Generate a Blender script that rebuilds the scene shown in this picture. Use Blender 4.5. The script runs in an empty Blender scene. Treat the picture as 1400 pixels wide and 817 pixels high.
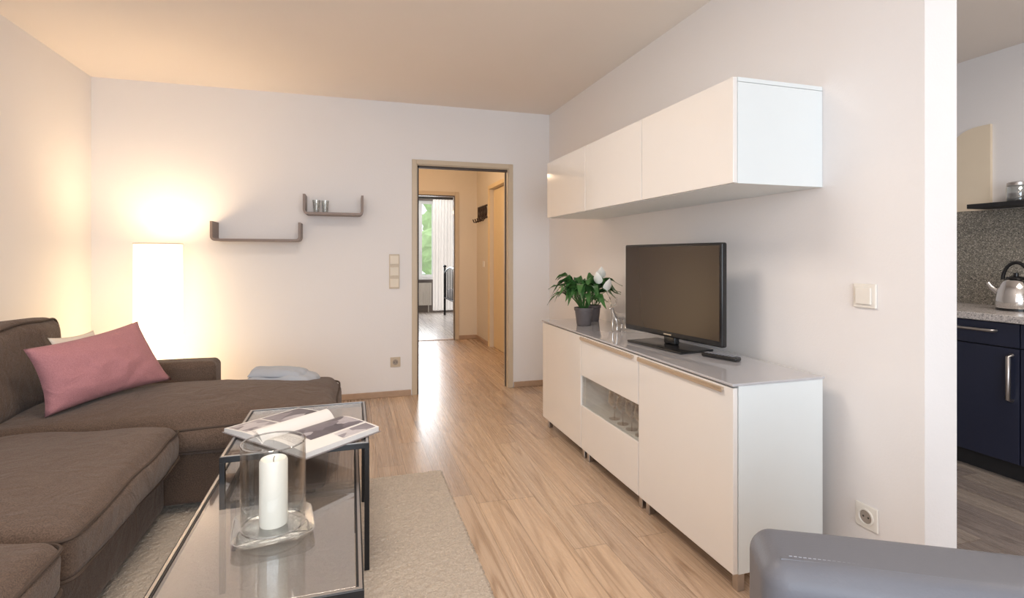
import bpy, math, random
from mathutils import Vector, Matrix, noise
random.seed(7)
S=bpy.context.scene
COL=S.collection
S.view_settings.view_transform='Standard'
S.view_settings.look='None'
S.view_settings.exposure=0.12
# ------------------------------------------------------------ materials
class NT:
    def __init__(s,name):
        s.m=bpy.data.materials.new(name); s.m.use_nodes=True
        s.t=s.m.node_tree; s.t.nodes.clear()
        s.out=s.t.nodes.new('ShaderNodeOutputMaterial')
    def n(s,typ,**kw):
        nd=s.t.nodes.new(typ)
        for k,v in kw.items(): setattr(nd,k,v)
        return nd
    def put(s,sock,v):
        if isinstance(v,bpy.types.NodeSocket): s.t.links.new(v,sock)
        else: sock.default_value=v
    def math(s,op,a,b=0.0,c=None):
        nd=s.n('ShaderNodeMath',operation=op)
        s.put(nd.inputs[0],a); s.put(nd.inputs[1],b)
        if c is not None: s.put(nd.inputs[2],c)
        return nd.outputs[0]
    def xyz(s,x,y,z):
        nd=s.n('ShaderNodeCombineXYZ'); s.put(nd.inputs[0],x); s.put(nd.inputs[1],y); s.put(nd.inputs[2],z)
        return nd.outputs[0]
    def mix(s,f,a,b,bt='MIX'):
        nd=s.n('ShaderNodeMix',data_type='RGBA',blend_type=bt)
        s.put(nd.inputs[0],f); s.put(nd.inputs[6],a); s.put(nd.inputs[7],b)
        return nd.outputs[2]
    def coord(s): return s.n('ShaderNodeTexCoord').outputs['Object']
    def noise(s,vec,scale,detail=3,rough=.5,dist=0):
        nd=s.n('ShaderNodeTexNoise'); s.put(nd.inputs['Vector'],vec); nd.inputs['Scale'].default_value=scale
        nd.inputs['Detail'].default_value=detail; nd.inputs['Roughness'].default_value=rough; nd.inputs['Distortion'].default_value=dist
        return nd.outputs[0]
    def ramp(s,f,stops):
        nd=s.n('ShaderNodeValToRGB'); s.put(nd.inputs[0],f)
        cr=nd.color_ramp
        while len(cr.elements)<len(stops): cr.elements.new(.5)
        for e,(p,c) in zip(cr.elements,stops): e.position=p; e.color=c
        return nd.outputs[0]
    def bump(s,h,strength,dist=.01):
        nd=s.n('ShaderNodeBump'); nd.inputs['Strength'].default_value=strength; nd.inputs['Distance'].default_value=dist
        s.put(nd.inputs['Height'],h); return nd.outputs[0]
    def bsdf(s,col,rough,metal=0,bump=None,trans=0,alpha=1,spec=.5,emit=None,estr=0,sheen=0,coat=0):
        p=s.n('ShaderNodeBsdfPrincipled')
        s.put(p.inputs['Base Color'],col); s.put(p.inputs['Roughness'],rough); p.inputs['Metallic'].default_value=metal
        p.inputs['Transmission Weight'].default_value=trans; s.put(p.inputs['Alpha'],alpha)
        p.inputs['Specular IOR Level'].default_value=spec; p.inputs['Sheen Weight'].default_value=sheen
        p.inputs['Coat Weight'].default_value=coat
        if emit: p.inputs['Emission Color'].default_value=emit; p.inputs['Emission Strength'].default_value=estr
        if bump is not None: s.t.links.new(bump,p.inputs['Normal'])
        s.t.links.new(p.outputs[0],s.out.inputs[0]); return p
def c4(c): return (c[0],c[1],c[2],1)
def pm(name,col,rough=.5,metal=0,var=.06,vs=8,bump=0,bs=80,bd=.002,**kw):
    t=NT(name); co=t.coord()
    nz=t.noise(co,vs,3)
    d=tuple(max(0,x*(1-var)) for x in col); u=tuple(x*(1+var) for x in col)
    colr=t.mix(nz,c4(d),c4(u))
    b=None
    if bump: b=t.bump(t.noise(co,bs,3),bump,bd)
    t.bsdf(colr,rough,metal,bump=b,**kw); return t.m
def plank_mat(name,light,dark,w=.145,L=1.25,grey=(.42,.34,.28)):
    t=NT(name); co=t.coord()
    sp=t.n('ShaderNodeSeparateXYZ'); t.put(sp.inputs[0],co)
    X,Y=(sp.outputs[0],sp.outputs[1])
    xr=t.math('DIVIDE',X,w); row=t.math('FLOOR',xr); fx=t.math('FRACT',xr)
    wn=t.n('ShaderNodeTexWhiteNoise',noise_dimensions='1D'); t.put(wn.inputs['W'],row)
    yr=t.math('ADD',t.math('DIVIDE',Y,L),t.math('MULTIPLY',wn.outputs[0],3.7)); cl=t.math('FLOOR',yr); fy=t.math('FRACT',yr)
    w2=t.n('ShaderNodeTexWhiteNoise',noise_dimensions='2D'); t.put(w2.inputs['Vector'],t.xyz(row,cl,0)); pid=w2.outputs[0]
    w3=t.n('ShaderNodeTexWhiteNoise',noise_dimensions='2D'); t.put(w3.inputs['Vector'],t.xyz(cl,row,7)); pid2=w3.outputs[0]
    v=t.xyz(t.math('MULTIPLY',X,8.5),t.math('MULTIPLY',Y,.28),t.math('MULTIPLY',pid,37))
    big=t.noise(v,1.0,1.2,.35,.03)
    ring=t.math('SINE',t.math('MULTIPLY',big,190.0))
    ring=t.math('MULTIPLY_ADD',ring,.5,.5)
    ring=t.math('POWER',ring,2.6)
    v2=t.xyz(t.math('MULTIPLY',X,130),t.math('MULTIPLY',Y,1.2),t.math('MULTIPLY',pid,11))
    fine=t.noise(v2,1.0,4,.65)
    v3=t.xyz(t.math('MULTIPLY',X,26),t.math('MULTIPLY',Y,.4),t.math('MULTIPLY',pid,5))
    mid=t.noise(v3,1.0,2,.5)
    amt=t.math('MULTIPLY',ring,t.math('MULTIPLY_ADD',mid,.75,-.02))
    amt=t.math('ADD',amt,t.math('MULTIPLY',t.math('SUBTRACT',fine,.5),1.1))
    amt=t.math('ADD',amt,t.math('MULTIPLY',t.math('SUBTRACT',mid,.38),.75))
    cl_=t.n('ShaderNodeClamp'); t.put(cl_.inputs[0],amt)
    lt=t.mix(t.math('MULTIPLY',t.math('POWER',pid2,2.0),.45),c4(light),c4(grey))
    colr=t.mix(cl_.outputs[0],lt,c4(dark))
    tone=t.math('MULTIPLY_ADD',pid,.28,.83)
    colr=t.mix(1.0,colr,t.xyz(tone,tone,t.math('MULTIPLY_ADD',pid,.22,.86)),'MULTIPLY')
    vo=t.n('ShaderNodeTexVoronoi'); t.put(vo.inputs['Vector'],t.xyz(t.math('MULTIPLY',X,3.1),t.math('MULTIPLY',Y,1.6),0)); vo.inputs['Scale'].default_value=1.0
    kn=t.ramp(vo.outputs['Distance'],[(0.012,(1,1,1,1)),(0.035,(0,0,0,1))])
    colr=t.mix(t.math('MULTIPLY',kn,.75),colr,c4(tuple(q*.5 for q in dark)))
    e=t.math('MINIMUM',fx,t.math('SUBTRACT',1,fx)); gx=t.math('LESS_THAN',e,.009)
    e2=t.math('MINIMUM',fy,t.math('SUBTRACT',1,fy)); gy=t.math('LESS_THAN',e2,.0015)
    g=t.math('MAXIMUM',gx,gy)
    colr=t.mix(t.math('MULTIPLY',g,.5),colr,(.10,.06,.035,1))
    b=t.bump(t.math('SUBTRACT',t.math('MULTIPLY',fine,.3),g),.15,.001)
    t.bsdf(colr,t.math('MULTIPLY_ADD',fine,.15,.20),bump=b,spec=.5); return t.m
M={}
M['floor']=plank_mat('laminate',(.64,.465,.33),(.27,.16,.095))
M['floork']=plank_mat('kitchen_laminate',(.31,.26,.23),(.12,.095,.08),.15,1.1,(.24,.2,.18))
M['floorb']=plank_mat('bedroom_laminate',(.55,.49,.45),(.42,.36,.32),.15,1.1,(.45,.4,.38))
M['wall']=pm('wall_paint',(.845,.815,.805),.85,bump=.25,bs=140,bd=.002,var=.015,vs=2)
M['wallhall']=pm('hall_paint',(.76,.67,.55),.85,bump=.2,bs=140,var=.02)
M['wallbed']=pm('bedroom_paint',(.30,.26,.24),.85,var=.02)
M['ceil']=pm('ceiling_paint',(.88,.805,.735),.9,var=.02,vs=1.5,bump=.15,bs=120)
M['skirt']=pm('skirting_wood',(.46,.31,.21),.4,vs=30,var=.15)
M['frame']=pm('door_frame_paint',(.60,.49,.36),.4,var=.04)
M['frameedge']=pm('frame_seal',(.07,.05,.04),.6)
M['doorc']=pm('door_leaf_cream',(.82,.64,.38),.45,var=.04)
M['white']=pm('white_lacquer',(.86,.825,.79),.12,var=.01,spec=.5,coat=.5)
M['whiteend']=pm('white_foil',(.78,.82,.825),.4,var=.015)
M['gap']=pm('shadow_gap',(.05,.045,.04),.8)
M['well']=pm('well_shadow',(.35,.3,.26),.6)
M['glasstop']=pm('painted_glass_top',(.52,.51,.53),.05,var=.02,coat=.6)
M['steel']=pm('brushed_steel',(.55,.52,.5),.3,1,vs=40)
M['brass']=pm('satin_handle',(.66,.54,.42),.3,.7,vs=40)
M['black']=pm('black_plastic',(.012,.012,.013),.25)
M['screen']=pm('tv_screen',(.030,.018,.013),.25,var=.02,spec=.45)
M['blackmetal']=pm('black_steel',(.014,.014,.016),.35,.3)
M['iron']=pm('dark_brown_iron',(.04,.02,.012),.5,.3)
M['plastic']=pm('switch_plastic',(.82,.78,.72),.35,var=.02)
M['plasticc']=pm('cream_plastic',(.60,.50,.38),.4,var=.02)
M['rocker']=pm('cream_rocker',(.74,.65,.52),.35,var=.02)
def fabm(name,a,b_,wr=.012):
    t=NT(name); co=t.coord()
    w=t.noise(co,260,2); l=t.noise(co,4,2); k=t.noise(co,8,3,.5,1.4)
    col=t.mix(t.ramp(w,[(.3,(0,0,0,1)),(.7,(1,1,1,1))]),c4(tuple(q*.6 for q in a)),c4(tuple(q*1.4 for q in a))); col=t.mix(t.math('MULTIPLY',l,.4),col,c4(b_))
    h=t.math('ADD',t.math('MULTIPLY',w,.12),k)
    t.bsdf(col,.95,bump=t.bump(h,.95,wr),sheen=.14,spec=.2); return t.m
M['sofa']=fabm('sofa_fabric',(.125,.084,.062),(.085,.056,.042))
M['sofadk']=pm('sofa_piping',(.070,.047,.035),.9,var=.1,bump=.4,bs=400)
M['grey']=pm('shelf_laminate',(.24,.175,.145),.45,var=.05)
M['paper']=pm('book_paper',(.80,.78,.76),.6,var=.02)
M['cover']=pm('book_cover',(.25,.22,.22),.4)
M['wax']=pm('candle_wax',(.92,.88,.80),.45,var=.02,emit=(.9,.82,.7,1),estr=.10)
M['wick']=pm('wick',(.03,.02,.02),.9)
M['leather']=pm('grey_leather',(.145,.148,.170),.48,var=.06,bump=.35,bs=220,bd=.001,spec=.38)
M['thread']=pm('stitch_thread',(.30,.30,.33),.7)
M['pot']=pm('grey_ceramic',(.13,.11,.11),.6,var=.15,vs=20,bump=.3,bs=60)
M['soil']=pm('soil',(.035,.022,.015),.95,var=.3,vs=60,bump=.8,bs=80)
M['petal']=pm('white_spathe',(.88,.87,.82),.55,var=.03)
M['spadix']=pm('spadix',(.75,.68,.4),.7,bump=.5,bs=300)
M['silver']=pm('polished_silver',(.80,.78,.76),.12,1,var=.02)
M['navy']=pm('navy_fronts',(.016,.02,.042),.3,var=.03)
M['kick']=pm('plinth_dark',(.012,.012,.014),.6)
M['cream']=pm('cream_panel',(.82,.70,.54),.5,var=.03)
M['curtain']=pm('curtain_voile',(.86,.83,.80),.9,var=.03,emit=(1,.96,.93,1),estr=.28)  # emission stands in for daylight passing through the cloth
M['rad']=pm('radiator_enamel',(.82,.78,.72),.35,var=.02)
M['mattress']=pm('bed_linen',(.55,.5,.48),.9,bump=.3,bs=20)
M['throw']=pm('throw_wool',(.38,.40,.44),.95,var=.08,bump=.5,bs=300,sheen=.2)
M['pillowc']=pm('cream_cotton',(.80,.72,.62),.9,bump=.4,bs=300)
M['green']=pm('tree_foliage',(.25,.36,.15),.8,var=.6,vs=4,emit=(.58,.72,.45,1),estr=.42)  # pale emission stands in for sunlight on the leaves
M['bark']=pm('tree_bark',(.1,.07,.05),.9)
M['lawn']=pm('lawn',(.12,.25,.05),.9,var=.3)
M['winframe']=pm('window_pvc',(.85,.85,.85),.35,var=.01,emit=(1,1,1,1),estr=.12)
def leafm():
    t=NT('lily_leaf'); co=t.coord(); nz=t.noise(co,14,3)
    t.bsdf(t.mix(nz,(.012,.058,.018,1),(.09,.23,.06,1)),.30); return t.m
M['leaf']=leafm()
def pinkm():
    t=NT('pink_weave'); co=t.coord()
    a=t.noise(co,320,2); b2=t.noise(co,5,2)
    col=t.mix(a,(.30,.12,.135,1),(.60,.29,.305,1)); col=t.mix(t.math('MULTIPLY',b2,.3),col,(.42,.19,.20,1))
    h=t.math('ADD',t.math('MULTIPLY',a,.12),t.noise(co,9,2,.5,1.0))
    t.bsdf(col,.92,bump=t.bump(h,.7,.014),sheen=.1,spec=.2); return t.m
M['pink']=pinkm()
def granitem(name,cols,sc):
    t=NT(name); co=t.coord()
    v=t.n('ShaderNodeTexVoronoi'); t.put(v.inputs['Vector'],co); v.inputs['Scale'].default_value=sc
    s=t.n('ShaderNodeSeparateColor'); t.put(s.inputs[0],v.outputs['Color'])
    t.bsdf(t.ramp(s.outputs[0],[(i/(len(cols)-1),c4(c)) for i,c in enumerate(cols)]),.25); return t.m
M['granite']=granitem('granite_speckle',[(.05,.05,.045),(.30,.27,.22),(.16,.15,.13),(.50,.45,.38)],190)
M['granitetop']=granitem('granite_worktop',[(.20,.19,.19),(.60,.55,.52),(.42,.38,.36),(.75,.7,.66)],190)
def rugm():
    t=NT('rug_pile'); co=t.coord()
    a=t.noise(co,110,4,.7); b2=t.noise(co,7,2)
    col=t.mix(a,(.42,.335,.26,1),(.97,.84,.70,1)); col=t.mix(t.math('MULTIPLY',b2,.3),col,(.66,.55,.45,1))
    t.bsdf(col,.97,bump=t.bump(a,.9,.015),sheen=.1); return t.m
M['rug']=rugm()
def glassm(name,tint,base,f0=.08,gl=.02,pw=3.0,amt=.8):
    t=NT(name)
    tr=t.n('ShaderNodeBsdfTransparent'); tr.inputs[0].default_value=c4(tint)
    g=t.n('ShaderNodeBsdfGlossy'); g.inputs['Roughness'].default_value=gl; g.inputs['Color'].default_value=(1,1,1,1)
    fr=t.n('ShaderNodeLayerWeight'); fr.inputs['Blend'].default_value=.5
    nz=t.noise(t.coord(),3,1)
    f=t.math('MULTIPLY_ADD',t.math('POWER',fr.outputs['Facing'],pw),amt,f0)
    f=t.math('ADD',f,t.math('MULTIPLY',nz,.01))
    m=t.n('ShaderNodeMixShader'); t.put(m.inputs[0],f); t.t.links.new(tr.outputs[0],m.inputs[1]); t.t.links.new(g.outputs[0],m.inputs[2])
    if base is not None:
        d=t.n('ShaderNodeBsdfDiffuse'); d.inputs[0].default_value=c4(base[:3])
        m2=t.n('ShaderNodeMixShader'); m2.inputs[0].default_value=base[3]
        t.t.links.new(m.outputs[0],m2.inputs[1]); t.t.links.new(d.outputs[0],m2.inputs[2])
        t.t.links.new(m2.outputs[0],t.out.inputs[0])
    else: t.t.links.new(m.outputs[0],t.out.inputs[0])
    return t.m
M['tglass']=glassm('smoked_table_glass',(.87,.86,.85),(.34,.31,.29,.10),.12,.02)
M['nglass']=glassm('niche_front_glass',(.93,.95,.95),None,.07,.02)
M['glass']=glassm('clear_glass',(.95,.96,.96),None,.04,.02)
M['glassedge']=glassm('glass_rim',(.88,.90,.90),(.8,.82,.82,.06),.12,.03,2.0,.7)
def shadem():
    t=NT('paper_shade'); co=t.coord(); sp=t.n('ShaderNodeSeparateXYZ'); t.put(sp.inputs[0],co)
    st=t.math('MULTIPLY_ADD',t.math('SINE',t.math('MULTIPLY',sp.outputs[2],260)),.06,.94)
    g=t.math('MULTIPLY_ADD',sp.outputs[2],-2.1,4.6)
    p=t.bsdf((.9,.85,.78,1),.8,emit=(1,.74,.42,1),estr=1)
    t.put(p.inputs['Emission Strength'],t.math('MULTIPLY',st,g)); return t.m
M['shade']=shadem()
def picm(name,seed,pal,sc=16):
    t=NT(name); co=t.coord()
    mp=t.n('ShaderNodeMapping'); t.put(mp.inputs[0],co); mp.inputs['Location'].default_value=(seed,seed*.7,0); mp.inputs['Scale'].default_value=(1,.6,1)
    v=t.n('ShaderNodeTexVoronoi',distance='MANHATTAN'); t.put(v.inputs['Vector'],mp.outputs[0]); v.inputs['Scale'].default_value=sc
    s=t.n('ShaderNodeSeparateColor'); t.put(s.inputs[0],v.outputs['Color'])
    nz=t.noise(mp.outputs[0],45,3)
    f=t.math('ADD',t.math('MULTIPLY',s.outputs[0],.75),t.math('MULTIPLY',nz,.25))
    t.bsdf(t.ramp(f,[(.1,c4(pal[0])),(.45,c4(pal[1])),(.65,c4(pal[2])),(.9,c4(pal[3]))]),.35); return t.m
M['pic1']=picm('printed_photo_dark',1,[(.05,.04,.05),(.13,.11,.13),(.24,.21,.24),(.48,.45,.48)])
M['pic2']=picm('printed_photo_pale',3,[(.12,.10,.12),(.32,.29,.32),(.45,.42,.45),(.65,.62,.63)],20)
def textm():
    t=NT('printed_text_lines'); co=t.coord(); sp=t.n('ShaderNodeSeparateXYZ'); t.put(sp.inputs[0],co)
    s=t.math('GREATER_THAN',t.math('SINE',t.math('MULTIPLY',sp.outputs[1],900)),.35)
    nz=t.math('GREATER_THAN',t.noise(co,180,1),.42)
    t.bsdf(t.mix(t.math('MULTIPLY',t.math('MULTIPLY',s,nz),.6),(.78,.76,.74,1),(.15,.14,.15,1)),.6); return t.m
M['text']=textm()
# ------------------------------------------------------------ geometry
def box(lo,hi):
    x0,y0,z0=lo; x1,y1,z1=hi
    v=[(x0,y0,z0),(x1,y0,z0),(x1,y1,z0),(x0,y1,z0),(x0,y0,z1),(x1,y0,z1),(x1,y1,z1),(x0,y1,z1)]
    return v,[(0,3,2,1),(4,5,6,7),(0,1,5,4),(1,2,6,5),(2,3,7,6),(3,0,4,7)]
def lathe(prof,c=(0,0,0),n=32,cap=True):
    v=[];f=[]
    for r,z in prof:
        for i in range(n):
            a=2*math.pi*i/n; v.append((c[0]+r*math.cos(a),c[1]+r*math.sin(a),c[2]+z))
    for j in range(len(prof)-1):
        for i in range(n):
            k=(i+1)%n; f.append((j*n+i,j*n+k,(j+1)*n+k,(j+1)*n+i))
    if cap:
        f.append(tuple(reversed(range(n)))); f.append(tuple((len(prof)-1)*n+i for i in range(n)))
    return v,f
def tube(pts,r,n=8,closed=False,rs=None):
    P=[Vector(p) for p in pts]; m=len(P); v=[];f=[]
    up=Vector((0,0,1)); prev=None
    for i in range(m):
        if closed: t=(P[(i+1)%m]-P[i-1])
        else: t=P[min(i+1,m-1)]-P[max(i-1,0)]
        t.normalize()
        if prev is None:
            a=up if abs(t.z)<.9 else Vector((1,0,0)); nn=t.cross(a).normalized()
        else:
            nn=prev-t*prev.dot(t)
            nn.normalize()
        prev=nn; b=t.cross(nn); rr=rs[i] if rs else r
        for k in range(n):
            a=2*math.pi*k/n; q=P[i]+nn*math.cos(a)*rr+b*math.sin(a)*rr; v.append(tuple(q))
    for i in range(m if closed else m-1):
        j=(i+1)%m
        for k in range(n):
            l=(k+1)%n; f.append((i*n+k,i*n+l,j*n+l,j*n+k))
    if not closed:
        f.append(tuple(reversed(range(n)))); f.append(tuple((m-1)*n+k for k in range(n)))
    return v,f
def prism(poly,vec):
    n=len(poly); v=[tuple(p) for p in poly]+[tuple(Vector(p)+Vector(vec)) for p in poly]
    f=[tuple(range(n)),tuple(reversed(range(n,2*n)))]
    for i in range(n): j=(i+1)%n; f.append((i,i+n,j+n,j))
    return v,f
def rbox(lo,hi,r,bulge=0,seg=4,n=8,nz=0,nf=3,sag=0):
    lo=Vector(lo);hi=Vector(hi);c=(lo+hi)/2;h=(hi-lo)/2
    r=min(r,h.x*.99,h.y*.99,h.z*.99)
    def samp(hh):
        inner=hh-r; a=[]
        for k in range(seg): a.append(inner+r*math.tan(math.radians(45)*(seg-k)/seg))
        pos=a
        mid=[inner*(1-2*i/n) for i in range(n+1)]
        return pos+mid+[-q for q in reversed(pos)]
    A=[samp(h[i]) for i in range(3)]
    idx={};v=[];f=[]
    def vid(p):
        k=(round(p[0],6),round(p[1],6),round(p[2],6))
        if k in idx: return idx[k]
        q=Vector(p); inn=Vector([max(-(h[i]-r),min(h[i]-r,q[i])) for i in range(3)])
        d=q-inn
        if d.length>1e-9: d=d.normalized()*r
        w=inn+d
        fx=1-(q.x/h.x)**2; fy=1-(q.y/h.y)**2
        if bulge: 
            w.z+= bulge*max(0,fx)**.6*max(0,fy)**.6*(1 if q.z>0 else -.2)*abs(q.z/h.z)
            w.x+= .35*bulge*(q.x/h.x)*max(0,fy)*max(0,1-(q.z/h.z)**2)
            w.y+= .35*bulge*(q.y/h.y)*max(0,fx)*max(0,1-(q.z/h.z)**2)
        w=w+c
        if nz:
            nn=noise.noise_vector(w*nf)*nz+noise.noise_vector(w*nf*3)*nz*.4
            w=w+nn
        idx[k]=len(v); v.append(tuple(w)); return idx[k]
    for ax in range(3):
        a,b=(ax+1)%3,(ax+2)%3
        for sg in (1,-1):
            for i in range(len(A[a])-1):
                for j in range(len(A[b])-1):
                    q=[]
                    for (ii,jj) in ((i,j),(i+1,j),(i+1,j+1),(i,j+1)):
                        p=[0,0,0]; p[ax]=sg*h[ax]; p[a]=A[a][ii]; p[b]=A[b][jj]; q.append(vid(p))
                    if sg<0: q.reverse()
                    if len(set(q))==4: f.append(tuple(q))
    return v,f
ORG={}
def mk(name,geos,mat,parent=None,bevel=0,smooth=False,local=False,kind=None,solid=0,sub=0):
    if isinstance(geos,tuple): geos=[geos]
    V=[];F=[]
    for v,f in geos:
        o=len(V); V+= [tuple(p) for p in v]; F+=[tuple(i+o for i in q) for q in f]
    if parent is not None:
        org=Vector((0,0,0)) if local else ORG[parent.name]
    else:
        xs=[p[0] for p in V];ys=[p[1] for p in V];zs=[p[2] for p in V]
        org=Vector(((min(xs)+max(xs))/2,(min(ys)+max(ys))/2,min(zs)))
        if kind=='structure': org=Vector((0,0,0))
    me=bpy.data.meshes.new(name); me.from_pydata([tuple(Vector(p)-org) for p in V],[],F)
    me.update()
    import bmesh
    bm=bmesh.new(); bm.from_mesh(me); bmesh.ops.recalc_face_normals(bm,faces=bm.faces); bm.to_mesh(me); bm.free()
    o=bpy.data.objects.new(name,me); COL.objects.link(o)
    me.materials.append(mat)
    if parent is not None: o.parent=parent; ORG[o.name]=ORG[parent.name]
    else: o.location=org; ORG[o.name]=org
    if smooth:
        for p in me.polygons: p.use_smooth=True
        me.set_sharp_from_angle(angle=math.radians(50))
    if bevel:
        b=o.modifiers.new('bevel','BEVEL'); b.width=bevel; b.segments=2; b.limit_method='ANGLE'
    if kind: o['kind']=kind
    return o
def thing(name,loc,label,cat,rotz=0,group=None):
    e=bpy.data.objects.new(name,None); COL.objects.link(e); e.location=loc; e.rotation_euler=(0,0,rotz); e.empty_display_size=.1
    ORG[e.name]=Vector(loc); lab(e,label,cat,group); return e
def lab(o,label,cat,group=None):
    o['label']=label; o['category']=cat
    if group: o['group']=group
    return o
# ------------------------------------------------------------ dims
XW=1.76; XL=-1.813; YF=4.567; H=2.5
st=dict(kind='structure')
mk('floor',box((-2.0,-2.3,-.1),(1.905,7.45,0)),M['floor'],**st)
mk('floor.001',box((1.905,-2.3,-.1),(4.1,4.6,0)),M['floork'],**st)
mk('floor.002',box((-1.5,7.45,-.1),(4.1,11.35,0)),M['floorb'],**st)
mk('ceiling',box((-2.0,-2.3,H),(4.1,11.35,H+.1)),M['ceil'],**st)
DX0,DX1,DZ=.535,1.368,1.985
mk('wall_far',[box((XL-.12,YF,0),(DX0-.002,YF+.12,H)),box((DX1+.002,YF,0),(XW,YF+.12,H)),box((DX0-.002,YF,DZ),(DX1+.002,YF+.12,H))],M['wall'],**st)
mk('wall_left',box((XL-.12,-2.3,0),(XL,YF,H)),M['wall'],**st)
mk('wall_right',box((XW,1.226,0),(1.905,YF+.12,H)),M['wall'],**st)
mk('wall_back',[box((XL,-2.3,0),(-1.3,-2.15,H)),box((1.5,-2.3,0),(4.0,-2.15,H)),box((-1.3,-2.3,0),(1.5,-2.15,.25)),box((-1.3,-2.3,2.3),(1.5,-2.15,H))],M['wall'],**st)
wf=[box((-1.3,-2.26,.25),(1.5,-2.2,.32)),box((-1.3,-2.26,2.23),(1.5,-2.2,2.3)),box((-1.3,-2.26,.32),(-1.23,-2.2,2.23)),box((1.43,-2.26,.32),(1.5,-2.2,2.23)),box((.06,-2.26,.32),(.14,-2.2,2.23))]
mk('window_2',wf,M['winframe'],bevel=.004,**st)
mk('wall_kitchen_side',box((3.94,-2.3,0),(4.06,4.6,H)),M['wall'],**st)
mk('wall_kitchen_far',box((1.905,3.6,0),(3.94,3.72,H)),M['wall'],**st)
HX=1.735
mk('wall_hall_right',[box((HX,YF+.12,0),(HX+.12,5.85,H)),box((HX,6.66,0),(HX+.12,7.4,H)),box((HX,5.85,2.06),(HX+.12,6.66,H)),box((HX+.13,5.7,0),(HX+.18,6.8,H))],M['wallhall'],**st)
mk('wall_hall_left',box((-.75,YF+.12,0),(-.63,7.4,H)),M['wallhall'],**st)
mk('wall_hall_far',[box((-1.5,7.4,0),(.62,7.5,H)),box((1.42,7.4,0),(4.0,7.5,H)),box((.62,7.4,2.05),(1.42,7.5,H))],M['wallhall'],**st)
mk('wall_bedroom_far',[box((-1.4,11.2,0),(.75,11.32,H)),box((1.72,11.2,0),(3.98,11.32,H)),box((.75,11.2,0),(1.72,11.32,.72)),box((.75,11.2,2.36),(1.72,11.32,H))],M['wallbed'],**st)
mk('wall_bedroom_right',box((3.98,7.5,0),(4.08,11.3,H)),M['wallbed'],**st)
mk('wall_bedroom_left',box((-1.5,7.5,0),(-1.4,11.3,H)),M['wallbed'],**st)
w=[box((.75,11.22,.72),(1.72,11.28,.79)),box((.75,11.22,2.29),(1.72,11.28,2.36)),box((.75,11.22,.79),(.82,11.28,2.29)),box((1.65,11.22,.79),(1.72,11.28,2.29)),box((1.36,11.22,.79),(1.44,11.28,2.29)),box((.7,11.08,.69),(1.77,11.2,.72))]
mk('window_1',w,M['winframe'],bevel=.004,**st)
def skirt(name,lo,hi): mk(name,box(lo,hi),M['skirt'],bevel=.004,**st)
skirt('baseboard_far',(XL,YF-.016,0),(DX0-.045,YF,.05))
skirt('baseboard_far.001',(DX1+.045,YF-.016,0),(XW,YF,.05))
skirt('baseboard_left',(XL,-2.1,0),(XL+.014,YF-.016,.05))
skirt('baseboard_right',(XW-.014,1.24,0),(XW,YF-.016,.05))
skirt('baseboard_hall',(HX-.014,6.76,0),(HX,7.385,.058))
skirt('baseboard_hall.001',(1.47,7.386,0),(HX,7.4,.058))
def casing(name,x0,x1,y,z,dep,w=.036,mat=M['frame']):
    g=[box((x0-w,y-.015,0),(x0+.004,y-.0005,z+w)),box((x1-.004,y-.015,0),(x1+w,y-.0005,z+w)),box((x0+.004,y-.015,z-.004),(x1-.004,y-.0005,z+w)),
       box((x0-.001,y-.0005,0),(x0+.012,y+dep,z)),box((x1-.012,y-.0005,0),(x1+.001,y+dep,z)),box((x0+.012,y-.0005,z-.012),(x1-.012,y+dep,z))]
    o=mk(name,g,mat,bevel=.003,**st); return o
casing('door_1',DX0,DX1,YF,DZ,.12)
mk('trim_1',[box((DX0+.0125,YF+.01,0),(DX0+.024,YF+.06,DZ-.013)),box((DX1-.022,YF+.05,0),(DX1-.0125,YF+.06,DZ-.013)),box((DX0+.0125,YF+.01,DZ-.03),(DX1-.0125,YF+.06,DZ-.013))],M['frameedge'],**st)
casing('door_2',.62,1.42,7.4,2.05,.1,.05)
mk('trim_2',[box((1.395,7.38,0),(1.405,7.384,2.04)),box((.64,7.38,2.03),(1.4,7.384,2.045))],M['frameedge'],**st)
g=[box((HX-.015,5.80,0),(HX-.0005,5.85,2.11)),box((HX-.015,6.66,0),(HX-.0005,6.71,2.11)),box((HX-.015,5.85,2.06),(HX-.0005,6.66,2.11)),box((HX+.05,5.86,.005),(HX+.09,6.65,2.05))]
mk('door_3',g,M['doorc'],bevel=.003,**st)
mk('trim_3',box((.62,7.40,0),(1.42,7.5,.008)),M['skirt'],**st)
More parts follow.
